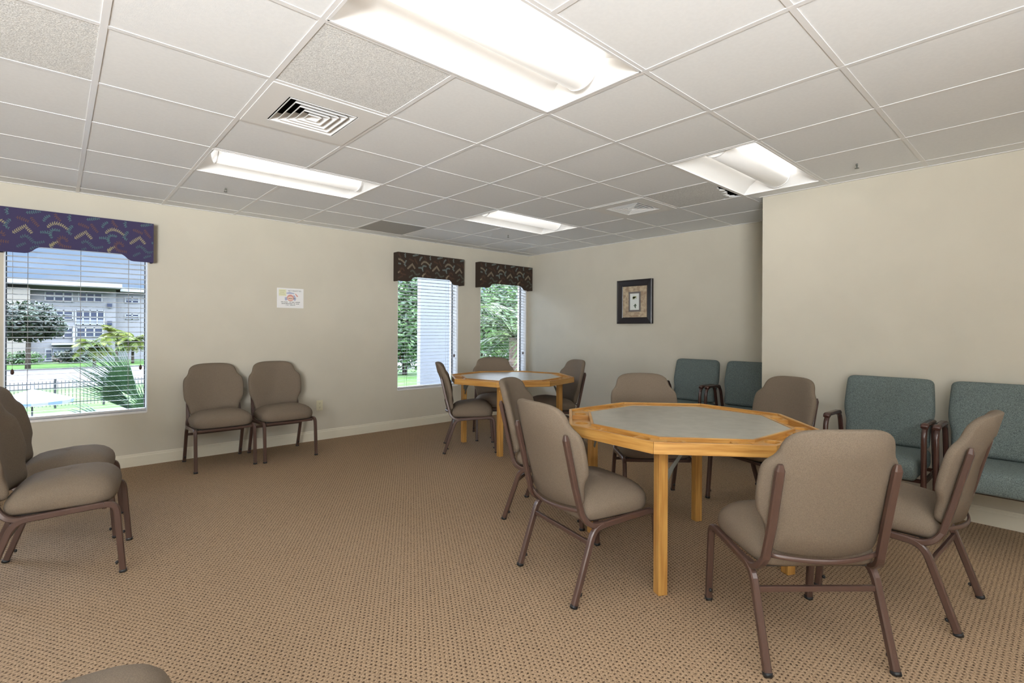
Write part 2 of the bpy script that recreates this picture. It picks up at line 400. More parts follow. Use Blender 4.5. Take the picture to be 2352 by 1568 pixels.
# leafy sprigs: (polyline in motif units, colour slot, leaf length); x spans 0..1245, y runs down from the top edge
SPRIGS = [
 ([(150, 20), (165, 110), (260, 200)], 3, 52), ([(470, 20), (430, 90), (460, 170)], 2, 50), ([(800, 90), (900, 70), (1090, 20)], 2, 52),
 ([(610, 220), (700, 230), (860, 290)], 3, 55), ([(900, 170), (960, 270), (1060, 380)], 3, 55),
 ([(1150, 260), (1200, 150), (1290, 90)], 2, 50), ([(-20, 390), (60, 300), (170, 260), (300, 300), (395, 370)], 1, 56),
 ([(520, 270), (450, 350), (410, 440), (470, 480)], 2, 56), ([(545, 590), (680, 480), (800, 390)], 1, 58), ([(800, 420), (880, 500), (930, 560)], 1, 55),
 ([(1330, 640), (1290, 520), (1340, 420), (1500, 430)], 2, 52), ([(1310, 580), (1240, 500), (1080, 510)], 2, 50),
 ([(400, 690), (360, 600), (250, 590), (210, 690), (280, 780), (470, 800)], 3, 58),
 ([(690, 680), (800, 620), (900, 690), (990, 770), (1180, 720)], 4, 54), ([(1260, 800), (1340, 760), (1450, 690)], 1, 46),
 ([(20, 900), (80, 800), (120, 720)], 1, 52), ([(90, 960), (220, 900), (330, 850)], 3, 50), ([(620, 900), (700, 850), (790, 800)], 4, 48), ([(880, 930), (960, 880), (1060, 850)], 4, 46)]
def inside(p, poly):
    x, y = p; c = False; n = len(poly)
    for i in range(n):
        (x1, y1), (x2, y2) = poly[i], poly[i-1]
        if (y1 > y) != (y2 > y) and x < (x2-x1)*(y-y1)/(y2-y1)+x1: c = not c
    return c
def smooth_line(pts, n):
    out = []; P = [Vector((*p, 0)) for p in pts]; P = [P[0]*2-P[1]]+P+[P[-1]*2-P[-2]]; m = len(P)-3
    for i in range(n+1):
        t = i/n*m; k = min(int(t), m-1); u = t-k; a, b, c, d = P[k:k+4]
        out.append(.5*((2*b)+(c-a)*u+(2*a-5*b+4*c-d)*u*u+(3*b-a-3*c+d)*u**3))
    return out
def valance(label, x0, x1, z0, z1, zhi, kind, lead):
    ms = valance_mats(kind); yb, yf = WIN_Y-.002, WIN_Y-.112; W = x1-x0
    t = thing('window_valance', label, 'valance', ((x0+x1)/2, WIN_Y, z0), 0)
    k = .165; rise = zhi-z0
    low = [(-W/2, 0), (-W/2+k-.02, 0), (-W/2+k, .004), (-W/2+k+.022, .018), (-W/2+k+.045, rise*.72), (-W/2+k+.065, rise*.96), (-W/2+k+.095, rise)]
    poly = low+[(-a, b) for a, b in low[::-1]]+[(W/2, z1-z0), (-W/2, z1-z0)]
    mb = MB(); mb.prism(poly, lambda a, b, h: Vector((a, h, b)), yf-WIN_Y, yf-WIN_Y+.018, 0)
    side = [(yf-WIN_Y+.018, 0), (yb-WIN_Y, 0), (yb-WIN_Y, z1-z0), (yf-WIN_Y+.018, z1-z0)]
    for s in (-1, 1): mb.prism(side, lambda a, b, h: Vector((h, a, b)), s*W/2-s*.016, s*W/2, 0)
    mb.box(-W/2+.016, W/2-.016, yf-WIN_Y+.018, yb-WIN_Y, z1-z0-.016, z1-z0, 0)
    sx, sz = .000300, .000349; yy = yf-WIN_Y-.0006
    def leaf(p, d, ln, wd, mi):
        d = d.normalized(); q = Vector((-d.y, d.x, 0)); pts = [p, p+d*ln*.35+q*wd, p+d*ln*.75+q*wd*.9, p+d*ln, p+d*ln*.75-q*wd*.9, p+d*ln*.35-q*wd]
        P2 = [((a.x*sx)-W/2-lead, (z1-z0)-a.y*sz) for a in pts]
        if all(inside(p2, poly) for p2 in P2): mb.add([(a, yy, b) for a, b in P2], [tuple(range(6))], mi)
    for rep in range(-1, int(W/(1245*sx))+3):
        for pts, mi, ll in SPRIGS:
            P = smooth_line(pts, 26); off = Vector((rep*1245, 0, 0)); acc = 0
            tot = sum((P[i+1]-P[i]).length for i in range(26)); step = 43; nx = step*.5
            for i in range(26):
                seg = P[i+1]-P[i]; leaf(P[i]+off, seg, seg.length*1.25, 5, mi)
                acc += seg.length
                while acc > nx:
                    f = 1-.25*abs(nx/tot-.4)*2; pos = P[i]+seg*(1-(acc-nx)/max(seg.length, 1e-6))+off; dd = seg.normalized(); q = Vector((-dd.y, dd.x, 0))
                    for s in (-1, 1): leaf(pos, dd*.55+q*s*.85, ll*f, 8.5, mi)
                    nx += step
    mb.build('cornice_box', ms, t)
def window(i, a, b, blind_label, cords):
    yg = WIN_Y+.125; fw = .013; fm = lambda x, z, h: Vector((x, h, z))
    o = MB().prism([(a, WZ0), (b, WZ0), (b, WZ1), (a, WZ1)], fm, yg, yg+.026, 0, holes=[[(a+fw, WZ0+fw), (a+fw, WZ1-fw), (b-fw, WZ1-fw), (b-fw, WZ0+fw)]]).build('window_%d' % i, M['dark_frame'])
    structure(o)
    MB().box(a+fw, b-fw, yg+.010, yg+.014, WZ0+fw, WZ1-fw).build('window_pane', M['glass'], o)
    mb = MB()
    mb.box(a, a+.006, WIN_Y+.001, yg, WZ0, WZ1); mb.box(b-.006, b, WIN_Y+.001, yg, WZ0, WZ1)
    mb.box(a+.006, b-.006, WIN_Y+.001, yg, WZ1-.006, WZ1)
    mb.build('jamb_liner', M['trim'], o)
    MB().box(a+.006, b-.006, WIN_Y-.006, yg, WZ0-.006, WZ0+.012).build('window_sill', M['trim'], o)
    if cords is None: return
    # venetian blind
    t = thing('window_blind', blind_label, 'blind', ((a+b)/2, WIN_Y+.055, WZ0), 0)
    W2 = (b-a)/2-.010; top = WZ1-WZ0
    MB().box(-W2, W2, -.028, .028, top-.055, top-.012).build('head_rail', M['slat'], t)
    mb = MB(); z = .075; tilt = .095
    while z < top-.075:
        vs = []
        for j in range(4):
            q = -1+2*j/3; vs += [(-W2, q*.025, z+.0016*(1-q*q)-q*.025*tilt), (W2, q*.025, z+.0016*(1-q*q)-q*.025*tilt)]
        vs += [(x, y, zz-.0018) for x, y, zz in vs]
        fs = [(2*j, 2*j+1, 2*j+3, 2*j+2) for j in range(3)]+[(8+2*j, 10+2*j, 11+2*j, 9+2*j) for j in range(3)]+[(0, 8, 9, 1), (6, 7, 15, 14), (0, 2, 4, 6, 14, 12, 10, 8), (1, 9, 11, 13, 15, 7, 5, 3)]
        mb.add(vs, fs); z += .0445
    mb.build('slats', M['slat'], t)
    MB().box(-W2, W2, -.025, .025, .016, .034).build('bottom_rail', M['slat'], t)
    for c in cords:
        x = -W2+2*W2*c
        MB().rod([(x, -.027, .03), (x, -.027, top-.05)], .0014, 5).rod([(x, .027, .03), (x, .027, top-.05)], .0012, 5).build('ladder_cord', M['cord'], t)
    for c, zt in ((.045, .44), (.955, .44)):
        x = -W2+2*W2*c; pc = MB().rod([(x, -.036, zt), (x, -.034, top-.05)], .0013, 5).build('pull_cord', M['cord'], t)
        MB().lathe([(.003, .0), (.010, -.012), (.012, -.032), (.007, -.045), (0, -.047)], (x, -.036, zt), 10).build('cord_tassel', M['tassel'], pc)
window(1, *WINS[0], 'open white slatted blind in the large left window facing the apartment block', (.14, .5, .86))
window(2, *WINS[1], 'open white blind in the middle window with the pale outdoor wall behind it', (.15, .85))
window(3, *WINS[2], 'open white blind in the corner window with palm fronds behind it', (.15, .85))
window(4, *FILL_WIN, '', None)  # added window out of view, no blind, lets in fill daylight
yv = WIN_Y-.112
def vx(px, py): p = at_y(px, py, yv); return p.x, p.z
x0, _ = vx(-2, 474); x1, z1 = vx(353, 514); _, z0 = vx(353, 603); _, zh = vx(200, 577)
valance('purple leaf-patterned valance over the large left window, bluish haze put into its colour', x0, x1, z0, z1, z0+.058, 'hazed', .09)
x0, _ = vx(914, 580); x1, z1 = vx(1066, 596); _, z0 = vx(1066, 656)
valance('brown leaf-patterned valance over the middle window', x0, x1, z0, z1, z0+.062, 'brown', .03)
x0, _ = vx(1103, 601); x1, _ = vx(1223, 614)
valance('brown leaf-patterned valance over the corner window', x0, min(x1, BACK_X-.012), z0, z1, z0+.062, 'brown', .03)

# ------------------------------------------------------------------ small wall things
def text_mesh(txt, size, m, parent, loc, rot, ext=.0003, sx=1.):
    cu = bpy.data.curves.new('lettering', 'FONT'); cu.body = txt; cu.size = size; cu.align_x = 'CENTER'; cu.extrude = ext
    tmp = bpy.data.objects.new('lettering', cu); COL.objects.link(tmp)
    me = bpy.data.meshes.new_from_object(tmp.evaluated_get(bpy.context.evaluated_depsgraph_get()))
    bpy.data.objects.remove(tmp); o = bpy.data.objects.new('lettering', me); COL.objects.link(o)
    me.materials.clear(); me.materials.append(m); o.parent = parent; o.location = loc; o.rotation_euler = rot; o.scale = (sx, 1, 1)
    return o
ink = mat('print_ink', (.13, .14, .14), .8); blue = mat('print_blue', (.42, .45, .60), .8); red = mat('print_red', (.66, .32, .28), .8)
peach = mat('print_peach', (.78, .58, .48), .8); note = mat('note_yellow', (.72, .72, .50), .85); notei = mat('note_pencil', (.50, .50, .33), .85)
t = thing('wall_notice', 'white paper notice with a crest and a yellow sticky note on the window wall', 'notice', (1.917, WIN_Y, 1.606), 0)
MB().box(-.141, .141, -.0012, 0, -.108, .108).build('paper_sheet', M['paper'], t)
s = MB().box(-.122, -.045, -.0022, -.0012, .022, .094).build('sticky_note', note, t)
mb = MB(); rr = random.Random(5)
for zz, a, b in ((.078, -.114, -.064), (.060, -.108, -.072), (.041, -.116, -.060)):
    x = a
    while x < b:
        wdt = .004+.006*rr.random(); mb.box(x, x+wdt, -.0026, -.0022, zz-.003, zz+.003); x += wdt+.003
mb.build('pencil_marks', notei, s)
RX = (math.pi/2, 0, 0)
text_mesh('NCY PERMITTED', .0190, ink, t, (.046, -.0013, .074), RX)
def disc(cx, cz, rx, rz, y, n=20): return [(cx+rx*math.cos(i*2*math.pi/n), y, cz+rz*math.sin(i*2*math.pi/n)) for i in range(n)]
mb = MB()
mb.add([(-.045, -.0014, .056), (-.010, -.0014, .068), (.045, -.0014, .056), (.038, -.0014, .047), (-.038, -.0014, .047)], [tuple(range(5))], 0)
mb.add([(.032, -.0014, .040), (.05, -.0014, .026), (.062, -.0014, -.004), (.052, -.0014, -.030), (.034, -.0014, -.020)], [tuple(range(5))], 0)
mb.add([(-.060, -.0014, .006), (-.034, -.0014, .012), (-.034, -.0014, -.024), (-.056, -.0014, -.028)], [tuple(range(4))], 0)
mb.add(disc(0, .003, .037, .036, -.0016), [tuple(range(20))], 1); mb.add(disc(0, -.002, .030, .022, -.0018), [tuple(range(20))], 2)
mb.add([(.048, -.0016, .050), (.056, -.0016, .052), (.084, -.0016, .022), (.070, -.0016, .016)], [tuple(range(4))], 1)
mb.build('crest_print', [blue, red, peach], t, fix=False)
mb = MB(); rr = random.Random(9)
for zz, a, b, h in ((-.044, -.098, .098, .0042), (-.062, -.092, .092, .0040), (-.078, -.052, .050, .0028), (-.004, -.022, .052, .0042)):
    x = a
    while x < b:
        wdt = .003+.005*rr.random()
        if rr.random() > .13: mb.box(x, x+wdt, -.0021, -.0012, zz-h*(.6+.4*rr.random()), zz+h*(.6+.5*rr.random()))
        x += wdt+.0014
mb.build('blurred_print', ink, t)

t = thing('wall_outlet', 'ivory electrical outlet low on the wall right of the two chairs', 'outlet', (2.245, WIN_Y, .395), 0)
MB().box(-.036, .036, -.006, 0, -.058, .058).build('face_plate', M['outlet'], t, bevel=.002)
for z in (-.0235, .0235):
    r = MB().prism([(-.014, -.014), (.014, -.014), (.017, 0), (.014, .014), (-.014, .014), (-.017, 0)], lambda a, b, h: Vector((a, h, b+z)), -.0085, -.006).build('receptacle', M['outlet'], t)
    mb = MB()
    for x in (-.006, .006): mb.box(x-.0012, x+.0012, -.009, -.0084, z-.001, z+.008)
    mb.lathe([(.0, .009), (.0026, .009), (.0026, .0084)], (0, 0, z-.007), 8, axis=(0, -1, 0)); mb.build('socket_slots', M['rubber'], r)

# framed botanical print on the back wall
t = thing('framed_picture', 'small dark-framed botanical print hanging on the far wall', 'picture', (BACK_X, 3.768, 1.640), 0)
hw, hh = .264, .283
def ring(hw, hh, x): return [Vector((x, -hw, -hh)), Vector((x, hw, -hh)), Vector((x, hw, hh)), Vector((x, -hw, hh))]
mb = MB(); rs = []
for ins, x in ((0, 0), (0, -.040), (.008, -.046), (.020, -.040), (.070, -.024), (.076, -.026), (.082, -.022), (.082, 0)): rs.append(ring(hw-ins, hh-ins, x))
mb.rings(rs, 0, False, False, False); mb.build('picture_frame', M['picframe'], t, fix=True)
matte = mat('speckled_mat', (.52, .43, .30), .85, col2=(.33, .24, .17), nscale=26, lo=.38, hi=.62)
MB().box(-.021, -.012, -(hw-.080), hw-.080, -(hh-.080), hh-.080).build('picture_mat', matte, t)
MB().box(-.0225, -.021, -.090, .090, -.128, .128).build('inner_border', mat('inner_mat_grey', (.16, .145, .14), .8), t)
p = MB().box(-.0235, -.0225, -.068, .068, -.106, .106).build('botanical_print', mat('print_paper', (.72, .76, .74), .8), t)
mb = MB(); rr = random.Random(2)
for cz, mi, n in ((.052, 0, 16), (-.058, 1, 7)):
    for k in range(n):
        an = rr.uniform(0, 6.28); c = Vector((-.0237, rr.uniform(-.024, .024), cz+rr.uniform(-.022, .022))); d = Vector((0, math.cos(an), math.sin(an))); q = Vector((0, -d.z, d.y)); l = rr.uniform(.012, .024)
        mb.add([c-d*l, c+q*l*.35, c+d*l, c-q*l*.35], [(0, 1, 2, 3)], mi)
mb.build('leaf_drawing', [mat('leaf_pale', (.42, .46, .22), .8), mat('leaf_dark', (.10, .15, .09), .8)], p, fix=False)

# ------------------------------------------------------------------ taupe stacking chair
S0 = .2675
def sp(x, pts): return [Vector((x, s-S0, z)) for s, z in pts]
def arc(p0, p1, p2, n=6):
    p0, p1, p2 = Vector((*p0, 0)), Vector((*p1, 0)), Vector((*p2, 0))
    return [tuple((p0*(1-t)**2+p1*2*t*(1-t)+p2*t*t).xy) for t in [i/n for i in range(n+1)]]
def outline_loop(half):  # half outline from top centre to bottom centre, resampled smoothly
    pts = smooth_line(half, 44); right = [(p.x, p.y) for p in pts]
    return right+[(-x, y) for x, y in right[-2:0:-1]]
def make_chair():
    t = thing('stacking_chair', 'taupe padded stacking chair', 'chair')
    # seat
    half = [(0, .508), (.12, .506), (.195, .490), (.236, .445), (.246, .38), (.243, .28), (.234, .15), (.215, .085), (.13, .068), (0, .066)]
    loop = outline_loop(half); cx, cy = 0, .30
    rings_ = []
    for k, z in ((.02, .521), (.25, .5195), (.45, .515), (.62, .507), (.76, .494), (.87, .476), (.95, .455), (.985, .438), (1., .418), (.995, .398), (.975, .382), (.94, .372), (.5, .370)):
        rings_.append([Vector((x*k, cy+(y-cy)*k-S0, z-.018*max(0., (.30-y))/.3*(1 if z > .4 else .3))) for x, y in loop])
    MB().rings(rings_).build('seat', M['fabric'], t)
    MB().prism([(-.2, .10), (.2, .10), (.21, .45), (-.21, .45)], lambda a, b, h: Vector((a, b-S0, h)), .358, .371).build('seat_board', M['pan'], t)
    # backrest, tilted about 14 degrees and slightly dished
    half = [(0, .921), (.09, .919), (.150, .909), (.187, .888), (.203, .860), (.210, .835), (.222, .812), (.246, .786), (.257, .755), (.260, .70), (.258, .64), (.251, .590), (.234, .557), (.220, .525), (.212, .485), (.204, .452), (.178, .434), (.09, .427), (0, .425)]
    loop = outline_loop(half); cz = .66; th = .052; rings_ = []
    def bp(x, z, d):   # d>0 towards the sitter
        s = .068-(z-.42)*.255+d+1.15*x*x-.045
        return Vector((x, s-S0, z+d*.22))
    for k, d in ((.02, 1.12), (.4, 1.10), (.65, 1.05), (.82, .96), (.92, .82), (.97, .66), (.995, .45), (1., .25), (.995, .10), (.98, .0), (.6, -.02)):
        rings_.append([bp(x*k, cz+(z-cz)*k, d*th) for x, z in loop])
    MB().rings(rings_).build('backrest', M['fabric'], t)
    W, H, bv = .027, .029, .005
    front = [(.535, .0), (.522, .16), (.511, .30)]+arc((.508, .325), (.503, .366), (.455, .364))
    rear = arc((.17, .349), (.118, .345), (.100, .29))+[(.05, .145), (0, 0)]
    for sx in (-1, 1):
        x = sx*.24
        for path, kdir in ((front, -1), (rear[::-1], 1)):
            lg = MB().bar(sp(x, path), W, H, (1, 0, 0), bv, 0, False).build('leg', M['frame'], t)
            (s0, z0), (s1, z1) = path[0], path[1]; d = Vector((0, s1-s0, z1-z0)).normalized(); p = Vector((x, s0-S0, 0))
            MB().bar([p, p+d*.014], W+.004, H+.004, (1, 0, 0), .007, 0, True).build('foot_cap', M['rubber'], lg)
            q = p+d*.055; a = Vector((0, kdir, 0))
            MB().lathe([(.0045, .008), (.0045, .016), (.009, .018), (.009, .024), (.005, .028), (0, .028)], q, 10, axis=a).build('stacking_bumper', M['rubber'], lg)
        MB().bar(sp(x, [(.455, .364), (.31, .357), (.17, .349)]), W, H, (1, 0, 0), bv, 0, False).build('side_rail', M['frame'], t)
        up = [(.18, .352)]+arc((.14, .350), (.084, .352), (.058, .410), 8)+[(.022, .545), (-.005, .66), (-.031, .765), (-.033, .788)]
        P = sp(sx*.216, up); P = [p+Vector((sx*.020*max(0., 1-max(0., (p.z-.35))/.08), 0, 0)) for p in P]
        MB().bar(P, .031, .025, (1, 0, 0), .005, 0, False, [1]*(len(P)-1)+[.55]).build('back_upright', M['frame'], t)
    MB().box(-.23, .23, .098-S0-.008, .098-S0+.008, .262, .284).build('rear_stretcher', M['frame'], t, bevel=.003)
    MB().box(-.23, .23, .455-S0-.010, .455-S0+.010, .338, .360).build('front_rail', M['frame'], t, bevel=.003)
    arcp = [Vector((x, .012-S0+1.15*x*x, .414+.18*x*x)) for x in [-.212+.424*i/12 for i in range(13)]]
    MB().bar(arcp, .018, .010, (0, .25, 1), .003, 0, True).build('back_bar', M['frame'], t)
    return t
chair = make_chair()
def ch(i, x, y, deg, label, group=None): return place(chair, i > 0, (x, y, 0), R(deg-90), label, group)
G1, G2 = 'taupe chairs around the nearer card table', 'taupe chairs around the farther card table'
G3, G4 = 'taupe chairs along the window wall', 'taupe chairs along the left side'
ch(0, 2.305, .785, 49, 'taupe padded chair in the right foreground with its back to the camera', G1)
ch(1, 3.055, .560, 87, 'taupe chair at the right end of the nearer card table, seen from its side', G1)
ch(2, 2.072, 1.695, -12.2, 'taupe chair at the left of the nearer card table, showing its backrest and stretcher', G1)
ch(3, 2.574, 2.422, -62.4, 'taupe chair between the two card tables, partly hidden by the chair before it', G1)
ch(4, 3.299, 2.096, -133.9, 'taupe chair at the far side of the nearer card table, below the picture', G1)
ch(5, 3.852, 1.527, 160, 'taupe chair beyond the nearer card table, in front of the wall corner', G1)
ch(6, 3.304, 4.322, -35.6, 'taupe chair at the left of the farther card table, near the middle window', G2)
ch(7, 3.918, 4.622, -124, 'taupe chair behind the farther card table, below the corner window', G2)
ch(8, 4.25, 3.995, 160, 'taupe chair at the right of the farther card table, against the far wall side', G2)
ch(9, 1.153, 5.385, -90, 'left chair of the taupe pair against the window wall', G3)
ch(10, 1.712, 5.358, -90, 'right chair of the taupe pair against the window wall, next to the outlet', G3)
ch(11, .035, 3.583, -8, 'taupe chair at the left frame edge, nearer of two in side view', G4)
ch(12, .045, 4.157, -8, 'taupe chair at the left frame edge, farther of two, close to the window', G4)
ch(13, -.045, 1.30, -8, 'taupe chair in the bottom left corner with only its seat top showing', G4)

# ------------------------------------------------------------------ green armchair (faces +Y locally)
def make_armchair():
    t = thing('green_armchair', 'green upholstered armchair', 'armchair')
    half = [(0, .335), (.15, .335), (.215, .330), (.238, .308), (.240, .25), (.240, 0), (.240, -.16), (.225, -.18), (.10, -.182), (0, -.182)]
    loop = outline_loop(half); cy = .07; rings_ = []
    for k, z in ((.02, .487), (.5, .485), (.8, .480), (.92, .472), (.975, .458), (1., .438), (1., .385), (.985, .362), (.95, .352), (.5, .352)):
        rings_.append([Vector((x*k, cy+(y-cy)*k, z)) for x, y in loop])
    MB().rings(rings_).build('seat', M['green'], t)
    half = [(0, .938), (.16, .938), (.225, .934), (.250, .915), (.256, .88), (.261, .80), (.264, .715), (.257, .66), (.246, .61), (.244, .53), (.240, .49), (.21, .474), (.1, .472), (0, .472)]
    loop = outline_loop(half); cz = .70; th = .075; rings_ = []
    def bp(x, z, d): return Vector((x, -.155-(z-.47)*.22+d, z+d*.2))
    for k, d in ((.02, 1.06), (.6, 1.03), (.84, .98), (.93, .90), (.98, .74), (1., .5), (.99, .25), (.97, .06), (.9, 0), (.4, 0)):
        rings_.append([bp(x*k, cz+(z-cz)*k, d*th) for x, z in loop])
    MB().rings(rings_).build('backrest', M['green'], t)
    X = Vector((1, 0, 0))
    for sx in (-1, 1):
        x = sx*.268
        fl = [(x, .262, 0), (x, .254, .30), (x, .248, .56)]+[(x, a, b) for a, b in arc((.246, .60), (.240, .672), (.185, .678))]
        rl = [(x, -.238, 0), (x, -.175, .25), (x, -.125, .46)]+[(x, a, b) for a, b in arc((-.092, .60), (-.075, .672), (-.02, .676))]
        for p in (fl, rl):
            lg = MB().bar(p, .030, .026, X, .009, 0, True).build('leg', M['frame_g'], t)
            MB().bar([Vector(p[0]), Vector(p[0])+Vector((0, 0, .014))], .034, .030, X, .009, 0, True).build('foot_cap', M['rubber'], lg)
        pad = [(x, .238, .676)]+[(x, .215-.245*i/8, .690-.004*(i/8)) for i in range(9)]+[(x, -.055, .670)]
        MB().bar(pad, .046, .024, X, .009, 0, True, [.8]+[1]*9+[.8]).build('arm_pad', M['frame_g'], t)
        MB().box(x-.010, x+.010, -.165, .25, .325, .350).build('side_rail', M['frame_g'], t, bevel=.003)
    for y in (.22, -.17): MB().box(-.258, .258, y-.010, y+.010, .325, .348).build('cross_rail', M['frame_g'], t, bevel=.003)
    return t
arm = make_armchair()
GA = 'green armchairs along the walls'
place(arm, False, (4.225, .870, 0), R(90), 'green armchair against the right wall, left one of the two in front of it', GA)
place(arm, True, (4.225, .275, 0), R(90), 'green armchair against the right wall, cut off by the right frame edge', GA)
place(arm, True, (5.215, 2.845, 0), R(90), 'green armchair by the far wall with its whole backrest visible', GA)
place(arm, True, (5.215, 2.245, 0), R(90), 'green armchair by the far wall, half hidden by the wall corner', GA)

# ------------------------------------------------------------------ octagonal card table
def octa(r, rot=0.): return [(r*math.cos(R(rot+45*k)), r*math.sin(R(rot+45*k))) for k in range(8)]
def make_table():
    t = thing('card_table', 'octagonal oak card table', 'table')
    ZT = .762; fm = lambda a, b, h: Vector((a, b, h)); ro = .700; ri = .572
    for k in range(8):   # eight mitred rim boards
        a, b = [Vector((*p, 0)) for p in (octa(ro)[k], octa(ro)[(k+1) % 8])]; c, d = [Vector((*p, 0)) for p in (octa(ro-.020)[k], octa(ro-.020)[(k+1) % 8])]
        e = (b-a).normalized()*.0006
        MB().prism([(a+e).xy, (b-e).xy, (d-e).xy, (c+e).xy], fm, ZT-.056, ZT).build('rim_board', M['oak_h'], t, bevel=.0022)
    MB().prism(octa(ro-.021), fm, ZT-.048, ZT-.036).build('tray_floor', M['oak_h'], t)
    MB().prism(octa(ri), fm, ZT-.036, ZT-.001, 0, holes=[octa(ri-.016)[::-1]]).build('inner_frame', M['oak_h'], t, bevel=.0015)
    MB().prism(octa(ri-.0165), fm, ZT-.036, ZT-.004).build('playing_surface', M['vinyl'], t, bevel=.001)
    MB().prism(octa(.60), fm, ZT-.066, ZT-.048).build('base_board', M['oak_h'], t)
    ap = math.cos(R(22.5)); ai, ao = ri*ap+.0004, (ro-.021)*ap-.0004; am = (ai+ao)/2
    for k in range(8):
        c = R(45*k); vo = Vector((math.cos(c), math.sin(c))); pts = []
        e1 = Vector((math.cos(c+R(90+22.5)), math.sin(c+R(90+22.5)))); e2 = Vector((math.cos(c-R(90+22.5)), math.sin(c-R(90+22.5))))
        Lo = .155; po = vo*(ao/ap); pi = vo*(ai/ap); n1 = Vector((math.cos(c+R(22.5)), math.sin(c+R(22.5)))); n2 = Vector((math.cos(c-R(22.5)), math.sin(c-R(22.5))))
        q1 = po+e1*Lo; q2 = po+e2*Lo
        poly = [q2, po, q1, q1-n1*(ao-ai), pi, q2-n2*(ao-ai)]
        holes = []
        for n_, e_ in ((n1, e1), (n2, e2)):
            hc = vo*(am/ap)+e_*.082; holes.append([(hc.x+.038*math.cos(-i*2*math.pi/24), hc.y+.038*math.sin(-i*2*math.pi/24)) for i in range(24)])
        MB().prism([p.xy if hasattr(p, 'xy') else p for p in poly], fm, ZT-.0355, ZT-.012, 0, holes=holes).build('cup_holder_block', M['oak_h'], t)
    for k in range(4):
        an = R(90*k); d = Vector((math.cos(an), math.sin(an), 0)); q = Vector((-d.y, d.x, 0)); p = d*.535
        p1 = (d*.54+q*0); a45 = (d+q).normalized(); b45 = (q-d).normalized()
        lg = MB().obox(p1+Vector((0, 0, .348)), a45*.0245, b45*.0245, Vector((0, 0, .348)), 0).build('leg', M['oak_v'], t, bevel=.003)
        c0 = p1+b45*.026
        MB().obox(c0+Vector((0, 0, .648)), a45*.021, b45*.0015, Vector((0, 0, .046))).build('hinge_plate', M['bracket'], lg)
        c1 = p1+b45*.030+a45*.004
        MB().bar([c1+Vector((0, 0, .545)), c1+b45*.03+Vector((0, 0, .602)), c1+b45*.085+Vector((0, 0, .672)), c1+b45*.125+Vector((0, 0, .698))], .004, .018, a45, .001).build('fold_brace', M['bracket'], lg)
        MB().bar([c1+a45*.005+b45*.002+Vector((0, 0, .585)), c1+a45*.005+b45*.060+Vector((0, 0, .648))], .003, .016, a45, .001).build('brace_link', M['bracket'], lg)
    return t
table = make_table()
place(table, False, (2.684, 1.500, 0), R(109), 'nearer octagonal oak card table with a grey vinyl top in the right foreground')
place(table, True, (3.75, 4.16, 0), R(126.6), 'farther octagonal oak card table with a grey vinyl top by the far windows')

# ------------------------------------------------------------------ outdoors (ground lies about a storey below)
GZ = -3.0
lawn_m = mat('lawn_grass', (0.0473, 0.0874, 0.0236), .95, spec=.1, col2=(0.0304, 0.0641, 0.0152), nscale=.6, detail=6)
deck_m = mat('pool_deck', (.022, .0215, .021), .9, noise=.08, nscale=2)
road_m = mat('road_asphalt', (0.0301, 0.0257, 0.0238), .9, noise=.08, nscale=1.5)
curb_m = mat('curb_concrete', (0.0401, 0.0389, 0.0364), .9)
structure(MB().box(-60, 130, 6.2, 190, GZ-.3, GZ).build('lawn', lawn_m))
structure(MB().box(-30, 16, 6.3, 34, GZ, GZ+.03).build('pool_deck', deck_m))
structure(MB().box(-60, 130, 50, 69, GZ, GZ+.03).build('road', road_m))
structure(MB().box(-60, 130, 69, 69.6, GZ, GZ+.10).box(-60, 130, 47.5, 50, GZ, GZ+.08).build('sidewalk', curb_m))
# shaded outdoor wing wall seen through the middle window
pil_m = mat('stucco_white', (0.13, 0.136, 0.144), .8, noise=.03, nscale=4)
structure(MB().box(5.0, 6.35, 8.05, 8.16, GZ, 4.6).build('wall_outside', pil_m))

# apartment block across the road
FY = 84.
def bx(px, py): p = at_y(px, py, FY); return p.x, p.z
cream = mat('block_cream', (0.135, 0.118, 0.098), .9); greyw = mat('block_grey', (0.122, 0.12, 0.122), .9); whitep = mat('block_white', (0.176, 0.176, 0.176), .7)
bglass = mat('block_glass', (0.0236, 0.0287, 0.0473), .15, spec=.8); bpanel = mat('block_panel', (0.108, 0.118, 0.148), .6); brick = mat('block_brick', (0.112, 0.0743, 0.0641), .9)
t = thing('apartment_building', 'three-storey pale apartment block across the road, seen through the left window', 'building', (0, FY, GZ))
def B2(px0, px1, py0, py1, d0, d1):
    x0, z1 = bx(px0, py0); x1, z0 = bx(px1, py1)
    return MB().box(x0, x1, -d1, -d0, z0-GZ, z1-GZ)
ztop = bx(180, 660)[1]-GZ
MB().box(-22, bx(266, 700)[0], 0, 12, 0, ztop).build('front_wall', greyw, t)
MB().box(-22, bx(70, 700)[0], -1.5, 0, 0, ztop-.4).build('end_wall', cream, t)
MB().box(bx(266, 700)[0], 40, 1.2, 12, 0, ztop-.25).build('wing_wall', greyw, t)
MB().box(-22.5, bx(268, 700)[0]+.4, -2.1, 12.5, ztop, ztop+.55).box(bx(268, 700)[0]+.4, 41, .4, 12.5, ztop-.25, ztop+.3).build('roof', whitep, t)
